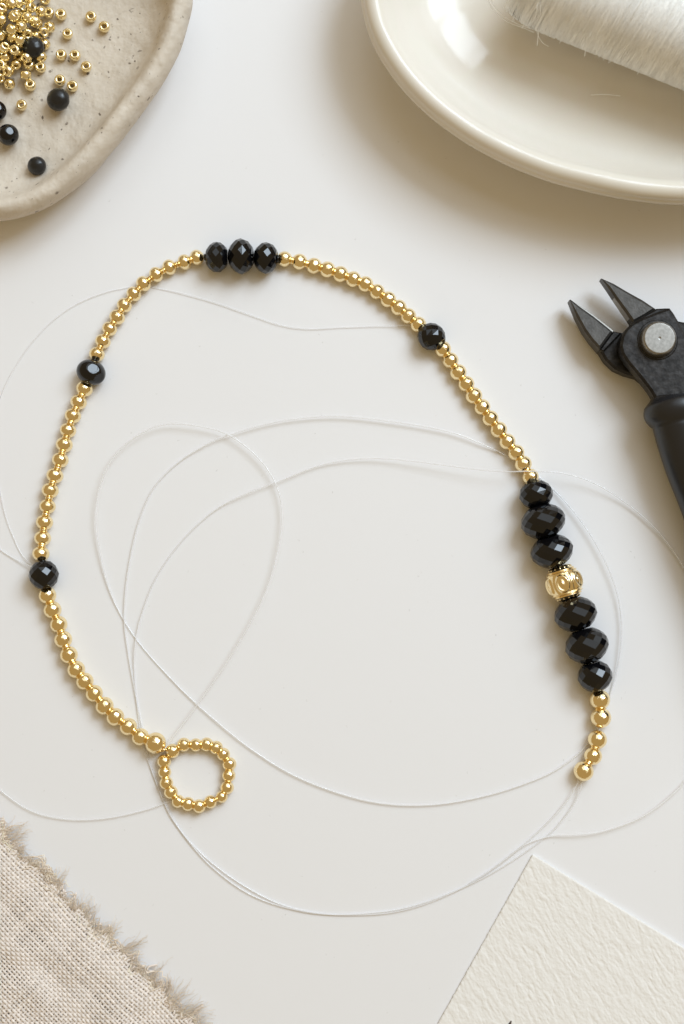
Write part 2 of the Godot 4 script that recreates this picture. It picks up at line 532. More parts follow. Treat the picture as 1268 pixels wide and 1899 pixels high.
# ------------------------------------------------------------------ linen
func linen_cloth() -> void:
	var a := Vector3(-70.82, 0.8, 57.86)
	var b := Vector3(-24.88, 0.8, 102.54)
	var e1 := (b - a)
	e1.y = 0
	e1 = e1.normalized()
	var e2 := Vector3(-e1.z, 0, e1.x)
	var at := (a + b) * 0.5 + e2 * 14.0
	at.y = 0
	var root := thing("linen_cloth", "oatmeal linen cloth with a frayed edge at the table corner", "cloth", at)
	var edge := noise(0.12, 3, 51)
	var fold := noise(0.03, 2, 52)
	var tone := noise(0.9, 2, 53)
	var step := 0.66
	var length := 78.0
	var depth := 36.0
	var n1 := int(depth / step)
	var n2 := int(length / step)
	var inset := func(s: float) -> float: return 3.6 + edge.get_noise_1d(s * 3.0) * 1.5
	var place := func(s: float, t: float, h: float) -> Vector3:
		var wob := fold.get_noise_2d(s * 2.0, t * 2.0)
		return a + e1 * (s - 8.0 + wob * 0.5) + e2 * (t + fold.get_noise_2d(t * 2.0 + 90.0, s * 2.0) * 0.5) + Vector3.UP * (h - 0.8 + 0.5 + 1.1 * clampf(t * 0.12, 0.0, 1.0) * (wob + 0.6) + 0.2 * (wob + 0.5))
	var v := PackedVector3Array()
	var idx := PackedInt32Array()
	var col := PackedColorArray()
	for i in n1:            # yarns along the edge
		var p := PackedVector3Array()
		var r := 0.29 * rng.randf_range(0.8, 1.18)
		var t0 := 2.2 + i * step + rng.randf_range(-0.06, 0.06)
		var shade := rng.randf_range(0.90, 1.06)
		var from := v.size()
		var pts := n2
		for j in pts:
			var s := j * step
			if t0 < inset.call(s) - 0.6 * rng.randf():
				if p.size() > 2:
					tube(v, idx, p, r, 5)
				p = PackedVector3Array()
				continue
			p.append(place.call(s, t0, 0.20 * (1.0 if (i + j) % 2 == 0 else -1.0) + 0.3))
		if p.size() > 2:
			tube(v, idx, p, r, 5)
		for k in v.size() - from:
			var q := v[from + k]
			var t := shade * (1.0 + 0.16 * tone.get_noise_3d(q.x, q.y, q.z))
			col.append(Color(0.80 * t, 0.725 * t, 0.66 * t))
	for j in n2:            # yarns across
		var p := PackedVector3Array()
		var r := 0.275 * rng.randf_range(0.75, 1.22)
		var s0 := j * step + rng.randf_range(-0.06, 0.06)
		var shade := rng.randf_range(0.92, 1.05)
		var from := v.size()
		var lead: float = inset.call(s0) - 0.4
		var tail := rng.randf_range(0.2, 1.4) + (rng.randf_range(0.4, 2.2) if rng.randf() < 0.22 else 0.0)
		var bend := rng.randf_range(-1.0, 1.0)
		for m in 7:   # the drawn-out end of the yarn
			var f := 1.0 - m / 7.0
			p.append(place.call(s0 + bend * f * f * tail * 0.5 + 0.25 * sin(f * 7.0 + j), lead - tail * f, maxf(0.0, 0.3 - 0.15 * f)))
		for i in n1:
			var t0 := 2.2 + i * step
			if t0 > lead + 0.3:
				p.append(place.call(s0, t0, 0.20 * (1.0 if (i + j) % 2 == 1 else -1.0) + 0.3))
		tube(v, idx, p, r, 5)
		for k in v.size() - from:
			var q := v[from + k]
			var t := shade * (1.0 + 0.16 * tone.get_noise_3d(q.x, q.y, q.z))
			col.append(Color(0.84 * t, 0.76 * t, 0.695 * t))
	obj("weave", build(v, idx, true, true, col, at), M.linen, root).set_meta("kind", "stuff")
	# the frayed edge: each cross yarn opens into fibres that curl and clump into tufts
	v = PackedVector3Array()
	idx = PackedInt32Array()
	col = PackedColorArray()
	var clump := noise(0.35, 2, 54)
	var fine := noise(0.5, 2, 55)
	for j in range(0, n2 * 2):
		var s0 := j * step * 0.5
		var reach := clampf(3.0 + 7.0 * clump.get_noise_1d(s0 * 0.8), 1.0, 6.5)
		var lean := clump.get_noise_1d(s0 * 0.5 + 300.0) * 4.0
		for k in 4:
			var p := PackedVector3Array()
			var lead: float = inset.call(s0) + 0.4
			var curl := rng.randf_range(-1.5, 1.5)
			var long := reach * rng.randf_range(0.45, 1.1) + 1.0
			var lift := rng.randf_range(0.1, 0.9)
			var off := rng.randf_range(-0.35, 0.35)
			var jit := rng.randf() * 100.0
			for m in 8:
				var f := m / 7.0
				var ds := off + lean * f * f * 0.8 + curl * f * f + fine.get_noise_1d(jit + f * 4.0) * 0.9 * f
				var dt := long * (f - 0.12 * f * f * absf(curl)) + fine.get_noise_1d(jit + 40.0 + f * 4.0) * 0.5 * f
				var q: Vector3 = place.call(s0 + ds, lead - dt, 0.25 + lift * sin(f * 2.4) * 0.8)
				q.y = maxf(q.y, 0.07)
				p.append(q)
			var from := v.size()
			tube(v, idx, p, rng.randf_range(0.035, 0.08), 3, 0.5)
			var t := rng.randf_range(0.75, 1.15)
			for z in v.size() - from:
				col.append(Color(0.93 * t, 0.80 * t, 0.655 * t))
	# loose yarns drawn out along the edge
	for k in 100:
		var p := PackedVector3Array()
		var s0 := rng.randf() * length
		var run := rng.randf_range(3.0, 9.0)
		var t0 := rng.randf_range(-2.2, 1.0)
		var jit := rng.randf() * 200.0
		for m in 14:
			var f := m / 13.0
			var s := s0 + run * f
			var q: Vector3 = place.call(s, inset.call(s) + t0 + fine.get_noise_1d(jit + f * 5.0) * 1.6, 0.35 + 0.5 * absf(fine.get_noise_1d(jit + 70.0 + f * 3.0)))
			q.y = maxf(q.y, 0.1)
			p.append(q)
		var from := v.size()
		tube(v, idx, p, rng.randf_range(0.06, 0.12), 4)
		var t := rng.randf_range(0.8, 1.2)
		for z in v.size() - from:
			col.append(Color(0.93 * t, 0.80 * t, 0.66 * t))
	obj("frayed_edge", build(v, idx, true, true, col, at), M.linen_fray, root).set_meta("kind", "stuff")

# ------------------------------------------------------------------ paper
func paper_card() -> void:
	var c := Vector3(38.27, 0.6, 68.9)
	var p1 := Vector3(68.25, 0.6, 87.19)
	var p2 := Vector3(19.1, 0.6, 102.17)
	var e1 := (p1 - c).normalized()
	var e2 := (p2 - c).normalized()
	var root := thing("paper_card", "corner of a thick cream handmade paper card with a wrinkled surface", "card", Vector3(c.x, 0, c.z))
	var at := Vector3(c.x, 0, c.z)
	var n1 := 330
	var n2 := 300
	var crease := noise(0.23, 2, 61)
	crease.domain_warp_enabled = true
	crease.domain_warp_amplitude = 1.6
	crease.domain_warp_frequency = 0.25
	var fine := noise(0.9, 3, 62)
	var swell := noise(0.35, 2, 63)
	var rough := noise(1.5, 2, 64)
	var grain := Vector2(0.52, 0.85).normalized()
	var v := PackedVector3Array()
	for i in n1 + 1:
		for j in n2 + 1:
			var s := 44.0 * i / n1
			var t := 50.0 * j / n2
			var rim := minf(minf(i, j), minf(n1 - i, n2 - j))
			var p := c + e1 * s + e2 * t
			if rim == 0:
				p += e1 * (rough.get_noise_2d(t, 5.0) * 0.10 if i == 0 else 0.0) + e2 * (rough.get_noise_2d(s, 9.0) * 0.10 if j == 0 else 0.0)
			var q := Vector2(p.x, p.z)
			var l := q.dot(grain)
			var w := q.dot(Vector2(-grain.y, grain.x))
			var h := 0.052 * (1.0 - minf(1.0, absf(crease.get_noise_2d(l * 0.45, w * 1.15)) / 0.16)) * -1.0
			h += 0.07 * swell.get_noise_2d(l * 0.7, w * 2.0) + 0.028 * fine.get_noise_2d(l, w * 1.6)
			p.y = 0.62 + h - (0.12 if rim == 0 else 0.0)
			v.append(p)
	var idx := stitch(n1 + 1, n2 + 1, false)
	# the cut edge and the underside
	var ring := PackedInt32Array()
	for i in n1:
		ring.append(i * (n2 + 1))
	for j in n2:
		ring.append(n1 * (n2 + 1) + j)
	for i in n1:
		ring.append((n1 - i) * (n2 + 1) + n2)
	for j in n2:
		ring.append(n2 - j)
	var first := v.size()
	var m := ring.size()
	for k in ring:
		v.append(v[k])
	for k in ring:
		v.append(Vector3(v[k].x, 0.06, v[k].z))
	for k in m:
		var k2 := (k + 1) % m
		idx.append_array(PackedInt32Array([first + k2, first + k, first + m + k, first + k2, first + m + k, first + m + k2]))
	var mid := Vector3.ZERO
	for p in v:
		mid += p
	mid /= v.size()
	for i in range(0, idx.size(), 3):
		var f := (v[idx[i + 2]] - v[idx[i]]).cross(v[idx[i + 1]] - v[idx[i]])
		var want := Vector3.UP if idx[i] < first else Vector3(v[idx[i]].x - mid.x, 0, v[idx[i]].z - mid.z)
		if f.dot(want) < 0.0:
			var t := idx[i + 1]
			idx[i + 1] = idx[i + 2]
			idx[i + 2] = t
	obj("sheet", build(v, idx, true, false, PackedColorArray(), at), M.paper, root)
	# the tip of a dark printed stroke, at the bottom of the picture
	var tip := v2([33.57, 101.49, 33.78, 101.59, 33.67, 102.12, 33.34, 102.86, 32.59, 103.49, 32.16, 103.38, 32.81, 102.54])
	obj("printed_stroke", slab(tip, 0.55, 0.70, 0.02, null, at), M.ink, root)

# ------------------------------------------------------------------ pliers
func side_cutters() -> void:
	var rivet_at := Vector3(62.9, 10.5, -33.69)
	var at := Vector3(rivet_at.x, 0, rivet_at.z)
	var root := thing("side_cutters", "open black steel side cutters with black grips and a silver rivet", "pliers", at)
	var slope := func(tip: Vector2, base: Vector2, drop: float) -> Callable:
		return func(p: Vector2) -> float: return -drop * clampf(1.0 - (p - tip).dot((base - tip).normalized()) / base.distance_to(tip), 0.0, 1.0)
	var ta := v2([52.41, -46.95, 54.89, -45.75, 57.58, -43.99, 60.48, -42.23, 63.06, -40.37, 60.87, -38.94, 58.47, -37.63, 56.99, -39.93, 55.39, -42.34, 53.79, -44.87])
	obj("blade", slab(ta, 3.0, 7.8, 0.45, slope.call(ta[0], (ta[4] + ta[6]) * 0.5, 1.6), at), M.steel, root)
	var tb := v2([46.11, -42.77, 48.48, -41.01, 50.75, -39.25, 52.68, -37.6, 54.51, -35.96, 53.19, -34.2, 51.86, -32.34, 50.36, -34.09, 48.87, -36.29, 47.38, -39.36])
	obj("blade", slab(tb, 1.6, 6.8, 0.45, slope.call(tb[0], (tb[4] + tb[6]) * 0.5, 1.6), at), M.steel, root)
	obj("cutting_edge", slab(v2([52.6, -46.96, 52.93, -46.85, 55.7, -42.45, 58.79, -37.84, 58.46, -37.67, 55.37, -42.34]), 3.4, 7.0, 0.05, slope.call(ta[0], (ta[4] + ta[6]) * 0.5, 1.4), at), M.steel_edge, root)
	obj("cutting_edge", slab(v2([46.29, -42.87, 50.83, -39.57, 54.71, -36.27, 54.59, -35.83, 50.72, -39.13]), 2.0, 6.2, 0.05, slope.call(tb[0], (tb[4] + tb[6]) * 0.5, 1.4), at), M.steel_edge, root)
	# the step from blade to joint
	var step := v2([54.71, -36.16, 56.44, -35.83, 52.81, -31.99, 51.84, -32.32])
	obj("blade_shoulder", slab(step, 1.4, 6.0, 0.3, null, at), M.steel_dark, root)
	var lower := v2([52.11, -32.49, 54.99, -36.13, 56.95, -36.02, 60.13, -37.23, 65.07, -38.99, 71.05, -37.89, 77.56, -35.46, 78.2, -27.98, 71.39, -24.69, 65.37, -22.28, 62.15, -24.91, 59.67, -26.99, 57.28, -27.65, 55.12, -28.64, 53.29, -30.4])
	obj("lower_joint_plate", slab(lower, 0.9, 5.0, 0.5, null, at), M.steel_dark, root)
	var shoulder_a := v2([57.96, -37.33, 63.07, -40.28, 65.45, -40.39, 66.08, -38.97, 62.73, -38.53, 60.01, -37.22, 58.05, -35.8])
	obj("blade_shoulder", slab(shoulder_a, 5.1, 8.4, 0.3, null, at), M.steel_dark, root)
	var upper := v2([57.66, -36.92, 59.61, -38.01, 62.86, -39.31, 65.02, -40.08, 65.46, -40.18, 66.2, -39.2, 67.56, -36.81, 69.02, -33.55, 70.42, -27.26, 71.37, -19.69, 67.24, -15.38, 64.49, -17.75, 63.03, -20.56, 61.35, -23.58, 58.61, -27.15, 56.81, -29.32, 55.76, -31.05, 55.46, -32.57, 55.8, -34.42, 56.57, -35.83])
	obj("upper_joint_plate", slab(upper, 5.2, 9.6, 0.5, null, at), M.steel_dark, root)
	var rv := lathe([Vector2(0, 9.0), Vector2(3.6, 9.0), Vector2(3.62, 9.9), Vector2(3.5, 10.9), Vector2(3.34, 11.5), Vector2(3.02, 11.78), Vector2(2.9, 11.8), Vector2(0.36, 11.8), Vector2(0.2, 11.72), Vector2(0, 11.66)], 56)
	obj("rivet", rv, M.rivet, root)
	var seat := lathe([Vector2(0, 9.2), Vector2(4.05, 9.2), Vector2(4.05, 9.63), Vector2(3.8, 9.66), Vector2(0, 9.66)], 48)
	obj("rivet_washer", seat, M.steel_dark, root)
	# two dipped rubber grips, each with a thumb stop; one runs south, the other lies east of the picture
	grip(root, v3([66.44, 7.2, -22.73, 66.54, 7.2, -22.07, 67.25, 7.2, -19.14, 68.37, 7.2, -14.79, 70.22, 7.2, -8.94, 72.29, 7.2, -3.54, 75.09, 7.5, 4.34, 78.99, 7.5, 14.53, 81.99, 7.5, 26.26, 82.86, 7.5, 36.88]), at)
	grip(root, v3([77.3, 5.8, -31.69, 79.79, 5.8, -31.14, 85.42, 5.8, -29.83, 91.37, 5.8, -28.29, 97.31, 5.8, -26.54, 104.84, 5.8, -23.69, 114.49, 5.8, -19.1, 124.09, 5.8, -13.11]), at)

func grip(root: Node3D, spine: PackedVector3Array, at: Vector3) -> void:
	var handle := Node3D.new()
	handle.name = "handle"
	root.add_child(handle, true)
	var p := curve(spine, 10)
	var v := PackedVector3Array()
	var n := p.size()
	for i in n:
		var d := (p[mini(i + 1, n - 1)] - p[maxi(i - 1, 0)]).normalized()
		var side := d.cross(Vector3.UP).normalized()
		var s := 0.0 if i == 0 else p[i].distance_to(p[0])
		var f := float(i) / (n - 1)
		var r := 5.2 + 0.5 * sin(f * 3.0)
		if s < 5.5:   # the thumb stop
			r = 5.25 + 1.45 * pow(maxf(0.0, sin(s / 5.5 * PI)), 0.7)
		if s < 1.2:
			r -= 1.3 * pow(1.0 - s / 1.2, 2.0)
		r *= sqrt(clampf((1.0 - f) * 14.0, 0.0, 1.0))
		for k in 28:
			var a := TAU * k / 28.0
			v.append(p[i] + side * cos(a) * r + Vector3.UP * sin(a) * r * (0.98 if s > 5.5 else 0.94))
	var cap := PackedVector3Array()
	for k in 28:
		cap.append(p[0])
	cap.append_array(v)
	obj("grip", build(cap, stitch(n + 1, 28, true), true, true, PackedColorArray(), at), M.rubber, handle)

# ------------------------------------------------------------------ bracelet
# A cut-glass rondelle: rows of points staggered by half a facet, so that its facets are diamonds.
func rondelle(n: int, aspect: float, seeded: int) -> ArrayMesh:
	var r := RandomNumberGenerator.new()
	r.seed = seeded
	# heights of the rows; their radii follow from keeping every diamond flat
	var z := [0.0, 0.32, 0.61, 0.83, 0.97] if n <= 10 else [0.0, 0.26, 0.50, 0.71, 0.87, 0.97]
	var c := cos(PI / n)
	var half := [1.0, c]
	for k in range(2, z.size()):
		half.append(half[k - 2] + (half[k - 1] * c - half[k - 2]) * (z[k] - z[k - 2]) / (z[k - 1] - z[k - 2]))
	var rows := []
	var last := z.size() - 1
	for k in range(-last, last + 1):
		rows.append(Vector2(half[absi(k)], z[absi(k)] * signf(k)))
	var v := PackedVector3Array()
	for k in rows.size():
		for i in n:
			var a := TAU * (i + (0.5 if (k + last) % 2 else 0.0)) / n + r.randf_range(-0.015, 0.015)
			var q: Vector2 = rows[k] * (1.0 + r.randf_range(-0.008, 0.008))
			v.append(Vector3(cos(a) * q.x, q.y * aspect, sin(a) * q.x))
	var idx := PackedInt32Array()
	for k in rows.size() - 1:   # two triangles on either side of a level edge make one flat diamond
		for i in n:
			var shift := 1 if (k + last) % 2 else 0
			var p := k * n + i
			var q := k * n + (i + 1) % n
			var apex := (k + 1) * n + (i + shift) % n
			var next := (k + 1) * n + (i + shift + 1) % n
			idx.append_array(PackedInt32Array([p, q, apex, apex, next, q]))
	for end in [0, rows.size() - 1]:
		var mid := v.size()
		v.append(Vector3(0, rows[end].y * aspect * 0.92, 0))
		for i in n:
			idx.append_array(PackedInt32Array([end * n + i, mid, end * n + (i + 1) % n]))
	for i in v.size():
		v[i] *= 1000.0
	return outward(v, idx)

# Flat faces of a shape that is star-shaped about its middle, each turned to face out.
func outward(v: PackedVector3Array, idx: PackedInt32Array) -> ArrayMesh:
	for i in range(0, idx.size(), 3):
		var f := (v[idx[i + 1]] - v[idx[i]]).cross(v[idx[i + 2]] - v[idx[i]])
		if f.dot(v[idx[i]] + v[idx[i + 1]] + v[idx[i + 2]]) > 0.0:
			var t := idx[i + 1]
			idx[i + 1] = idx[i + 2]
			idx[i + 2] = t
	return build(v, idx, false, true)

# A round metal bead of radius 1 with a lipped hole along its axis.
func round_bead(squash: float) -> ArrayMesh:
	var prof := [Vector2(120, -930 * squash), Vector2(200, -985 * squash), Vector2(290, -965 * squash)]
	for k in 15:
		var a := -1.26 + 2.52 * k / 14.0
		prof.append(Vector2(cos(a), sin(a) * squash) * 1000.0)
	prof.append_array([Vector2(290, 965 * squash), Vector2(200, 985 * squash), Vector2(120, 930 * squash)])
	return lathe(prof, 28)

# A smooth bead, flattened along its hole, with a few worn flats (directions in its own axes).
func polished_bead(flats: Array, squash := 0.86, keep := 0.90) -> ArrayMesh:
	var v := PackedVector3Array()
	for j in 33:
		var a := -PI / 2 + PI * j / 32.0
		for i in 48:
			var t := TAU * i / 48.0
			var p := Vector3(cos(t) * cos(a), sin(a) * squash, sin(t) * cos(a))
			for f: Vector3 in flats:
				var reach := keep * Vector3(f.x, f.y * squash, f.z).length()
				var c := p.dot(f)
				if c > reach:
					p -= f * (c - reach)
			v.append(p * 1000.0)
	return build(v, stitch(33, 48, true))

func ornate_bead() -> ArrayMesh:
	var n := 144
	var rows := 84
	var v := PackedVector3Array()
	for j in rows + 1:
		var t := -1.0 + 2.0 * j / rows
		for i in n:
			var th := TAU * i / n
			var r := sqrt(1.0 - 0.82 * t * t)
			var q := absf(t)
			var h := 0.0
			h += 0.055 * exp(-pow((q - 0.62) / 0.035, 2.0)) + 0.05 * exp(-pow((q - 0.74) / 0.03, 2.0))
			h -= 0.05 * exp(-pow((q - 0.68) / 0.03, 2.0))
			h += 0.07 * exp(-pow((q - 0.90) / 0.06, 2.0)) * maxf(0.0, cos(th * 15.0))
			if q < 0.56:
				var u := fposmod(th * 6.0 / TAU, 1.0) - 0.5
				var w := t / 0.56
				var e := Vector2(u / 0.30, w / 0.80).length()
				h += 0.075 * exp(-pow((e - 1.0) / 0.22, 2.0))
				h += 0.05 * exp(-pow(Vector2((u + 0.02) / 0.10, w / 0.42).length() / 0.8, 2.0))
				h += 0.055 * exp(-pow((absf(u) - 0.5) / 0.05, 2.0)) * (1.0 - w * w)
				h -= 0.03
			h *= 1.1
			v.append(Vector3(cos(th) * (r + h), t * 0.97, sin(th) * (r + h)) * 1000.0)
	for e in [-1.0, 1.0]:
		for i in n:
			v.append(Vector3(0, e * 0.85, 0) * 1000.0)
	# order the rings: hole, body, hole
	var w := PackedVector3Array()
	w.append_array(v.slice((rows + 1) * n, (rows + 2) * n))
	w.append_array(v.slice(0, (rows + 1) * n))
	w.append_array(v.slice((rows + 2) * n))
	return build(w, stitch(rows + 3, n, true))

func turned(axis: Vector3, roll := 0.0) -> Basis:
	var y := axis.normalized()
	var x := y.cross(Vector3.UP).normalized() if absf(y.y) < 0.95 else Vector3.RIGHT
	return Basis(x, y, x.cross(y)) * Basis(Vector3.UP, roll)

func bracelet() -> void:
	var at := Vector3(-12, 0, 8)
	var root := thing("bracelet", "unfinished bracelet of gold and faceted black beads ending in a small gold beaded ring", "bracelet", at)
	var gold := round_bead(0.98)
	var flat := round_bead(0.90)
	var ring := lathe([Vector2(420, -260), Vector2(760, -320), Vector2(940, -190), Vector2(1000, 0), Vector2(940, 190), Vector2(760, 320), Vector2(420, 260)], 20)
	var scale_at := 0.1125   # millimetres on the table for each unit of the bead sizes below
	# each run: mesh, bead radius, spacer radius, centres
	var runs := [
		[flat, 12.6, 6.6, [-29.78, 1.45, -52.28, -32.32, 1.45, -51.33, -35.41, 1.45, -50.26, -38.11, 1.45, -48.75, -40.69, 1.45, -46.84, -42.66, 1.45, -44.72, -44.58, 1.45, -42.37, -46.04, 1.45, -39.91, -47.56, 1.45, -37.51, -48.91, 1.45, -34.89, -50.1, 1.45, -32.22]],
		[flat, 13.4, 7.4, [-52.54, 1.5, -25.1, -53.72, 1.5, -22.38, -54.84, 1.5, -19.56, -55.8, 1.5, -16.58, -56.53, 1.5, -13.65, -57.31, 1.5, -10.51, -58.37, 1.5, -7.31, -59.28, 1.5, -4.29, -59.77, 1.5, -1.05, -60.35, 1.5, 2.19, -60.7, 1.5, 5.42, -61, 1.5, 8.59]],
		[gold, 14.2, 7.2, [-59.55, 1.55, 16.99, -58.5, 1.55, 19.93, -57.21, 1.55, 22.86, -56.25, 1.55, 25.9, -55.07, 1.55, 28.99, -53.57, 1.55, 31.91, -51.8, 1.55, 34.29, -49.87, 1.55, 36.72, -47.79, 1.55, 39.2, -45.59, 1.55, 41.41, -42.97, 1.55, 43.35, -40.52, 1.55, 45.39]],
		[gold, 12.9, 7.0, [-11.79, 1.45, -51.94, -8.74, 1.45, -51.37, -5.75, 1.45, -50.54, -2.99, 1.45, -49.76, -0.33, 1.45, -48.8, 2.32, 1.45, -47.74, 4.81, 1.45, -46.73, 7.18, 1.45, -45.16, 9.45, 1.45, -43.54, 11.6, 1.45, -41.86, 13.58, 1.45, -40.13, 15.62, 1.45, -38.35]],
		[gold, 13.4, 7.0, [20.61, 1.5, -33.27, 22.15, 1.5, -30.93, 23.73, 1.5, -28.49, 25.37, 1.5, -26.1, 26.9, 1.5, -23.66, 28.59, 1.5, -21.33, 30.22, 1.5, -19.01, 31.91, 1.5, -16.69, 33.65, 1.5, -14.26, 35.44, 1.5, -11.99, 36.85, 1.5, -9.68, 38.31, 1.5, -7.09]],
	]
	for run in runs:
		strand(root, at, run[0], run[1] * scale_at, run[2] * scale_at, v3(run[3]), ring)
	# the end run hangs looser and carries two spacers at one place
	var tail := v3([51.82, 1.85, 37.95, 51.99, 1.85, 41.56, 51.27, 1.7, 45.92, 50.38, 1.6, 49.2, 48.42, 1.8, 52.19])
	var sizes := [18.4, 18.6, 17.2, 16.2, 18.0]
	for i in tail.size():
		var d := tail[mini(i + 1, 4)] - tail[maxi(i - 1, 0)]
		put(root, "gold_bead", gold, M.gold, tail[i] - at, d, sizes[i] * scale_at)
		if i < 4:
			var n := 2 if i == 1 else 1
			for k in n:
				var f := 0.52 if n == 1 else 0.50 + 0.16 * (k - 0.5) * 2.0
				put(root, "gold_spacer", ring, M.gold, tail[i].lerp(tail[i + 1], f) - at, tail[i + 1] - tail[i], 8.0 * scale_at)
	# the ring at the other end, and the larger bead that closes it
	var big := Vector3(-37.43, 1.95, 46.6)
	put(root, "gold_bead", gold, M.gold, big - at, Vector3(0.8, 0, 0.55), 19.2 * scale_at)
	var eye := v3([-34.02, 1.3, 48.21, -31.77, 1.2, 46.98, -29.38, 1.2, 47.03, -27.21, 1.2, 46.93, -25.31, 1.2, 47.57, -23.84, 1.2, 48.91, -22.64, 1.2, 50.85, -22.74, 1.2, 53.1, -23.05, 1.2, 55.51, -24.12, 1.2, 57.34, -26.39, 1.2, 58.35, -28.65, 1.2, 59.21, -30.88, 1.2, 58.78, -32.88, 1.2, 58.25, -34.34, 1.2, 56.43, -35.28, 1.2, 54.6, -35.63, 1.2, 52.46, -35.75, 1.2, 50.31])
	for i in eye.size():
		var d := eye[(i + 1) % 18] - eye[(i + 17) % 18]
		var r := (12.9 if i == 0 else 10.8 if i == 9 else 12.3 + 0.4 * sin(i * 2.3)) * scale_at
		var p := eye[i]
		put(root, "gold_bead", gold, M.gold, p - at, d, r)
		if i != 17:
			put(root, "gold_spacer", ring, M.gold, p.lerp(eye[i + 1], 0.5) - at, eye[i + 1] - p, 5.2 * scale_at)
	put(root, "gold_spacer", ring, M.gold, Vector3(-35.85, 1.4, 48.04) - at, Vector3(0.5, 0, 1), 6.4 * scale_at)
	# black beads: centre, axis towards, half width across, half length along
	# (how far round its cord each has settled: in facets from the one that catches the window)
	var black := [
		[Vector3(-25.56, 3, -51.97), Vector3(1, 0, 0.02), 28.0, 0.72, 10, 0.42], [Vector3(-20.58, 3.4, -52.05), Vector3(1, 0, 0.0), 32.5, 0.68, 10, 0.0], [Vector3(-15.53, 3, -51.81), Vector3(1, 0, 0.06), 28.8, 0.72, 10, 0.0],
		[Vector3(-60.12, 2.7, 12.89), Vector3(0.12, 0, 1), 27.2, 0.90, 10, 0.0], [Vector3(18.25, 2.6, -35.63), Vector3(0.7, 0, 0.7), 25.2, 0.94, 10, 0.05],
		[Vector3(39.22, 3.2, -3.33), Vector3(0.28, 0, 1), 31.0, 0.78, 10, 0.08], [Vector3(40.49, 3.9, 2.18), Vector3(0.30, 0, 1), 41.0, 0.71, 12, 0.35], [Vector3(42.19, 3.8, 8.15), Vector3(0.34, 0, 1), 39.2, 0.71, 12, 0.05],
		[Vector3(46.83, 3.8, 20.81), Vector3(0.30, 0, 1), 39.2, 0.74, 12, 0.5], [Vector3(49.03, 3.8, 27.06), Vector3(0.27, 0, 1), 39.5, 0.76, 12, 0.42], [Vector3(50.68, 3.2, 33.21), Vector3(0.26, 0, 1), 31.6, 0.82, 10, 0.05]]
	for k in black.size():
		var q: Array = black[k]
		var b := turned(q[1])
		var way: Vector3 = (Vector3(0.47, 0.74, -0.52).normalized() + (Vector3(0, 319, 22) - q[0]).normalized()).normalized()
		var facet: float = atan2(way.dot(b.z), way.dot(b.x)) / TAU + q[5] / q[4]
		put(root, "black_bead", rondelle(q[4], q[3], 100 + k), M.glass, q[0] - at, q[1], q[2] * scale_at, -facet * 8.0)
		if q[5] < 0.1:   # these lie a little askew on their cord, a facet turned to the window
			var o: Node3D = root.get_child(root.get_child_count() - 1)
			var face := Vector3(0, 0, 0)
			var best := -1.0
			for e in [-1.0, 1.0]:
				var slope := atan2(0.1821 if q[4] <= 10 else 0.1288, (0.61 if q[4] <= 10 else 0.50) * q[3])
				var n: Vector3 = (o.transform.basis.orthonormalized() * Basis(Vector3.UP, 0.0)) * Vector3(cos(slope), e * sin(slope), 0)
				n = b * (Basis(Vector3.UP, -facet * TAU) * Vector3(cos(slope), e * sin(slope), 0))
				if n.dot(way) > best:
					best = n.dot(way)
					face = n
			o.transform.basis = Basis(Quaternion(face, way)) * o.transform.basis
	var spot := Vector3(-51.08, 2.6, -28.31)
	var toward := turned(Vector3(-0.38, 0, 1)).inverse() * (Vector3(0.47, 0.74, -0.52).normalized() + (Vector3(0, 319, 22) - spot).normalized()).normalized()
	put(root, "black_bead", polished_bead([toward, Vector3(0.5, 0.5, -0.7).normalized(), Vector3(-0.8, 0.3, 0.5).normalized()]), M.glass, spot - at, Vector3(-0.38, 0, 1), 26.8 * scale_at).set_meta("label", "smooth polished black bead")
	var fancy := put(root, "ornate_gold_bead", ornate_bead(), M.gold_relief, Vector3(44.68, 3.4, 14.53) - at, Vector3(0.30, 0, 1), 32.5 * scale_at, 0.3)
	fancy.set_meta("label", "barrel-shaped gold bead with raised loops and ridged collars")
	# dark collars between the black beads and their neighbours, where the hole's mouth shows
	for q in [[Vector3(-28.04, 2.4, -52.11), Vector3(1, 0, -0.1)], [Vector3(-23.08, 3, -52.03), Vector3(1, 0, 0)], [Vector3(-18.01, 3, -51.97), Vector3(1, 0, 0)], [Vector3(-13.13, 2.4, -51.83), Vector3(1, 0, 0.1)], [Vector3(-50.49, 2, -30.9), Vector3(-0.38, 0, 1)], [Vector3(-60.51, 2, 10.14), Vector3(0.1, 0, 1)], [Vector3(-60, 2, 15.59), Vector3(0.1, 0, 1)],
			[Vector3(39.94, 3.3, -0.59), Vector3(0.28, 0, 1)], [Vector3(41.37, 3.6, 5.2), Vector3(0.3, 0, 1)], [Vector3(48.02, 3.6, 23.94), Vector3(0.3, 0, 1)], [Vector3(49.94, 3.3, 30.19), Vector3(0.28, 0, 1)], [Vector3(51.3, 2.5, 35.93), Vector3(0.2, 0, 1)], [Vector3(16.85, 2, -37.13), Vector3(0.7, 0, 0.7)]]:
		put(root, "black_spacer", ring, M.glass, q[0] - at, q[1], 6.4 * scale_at)
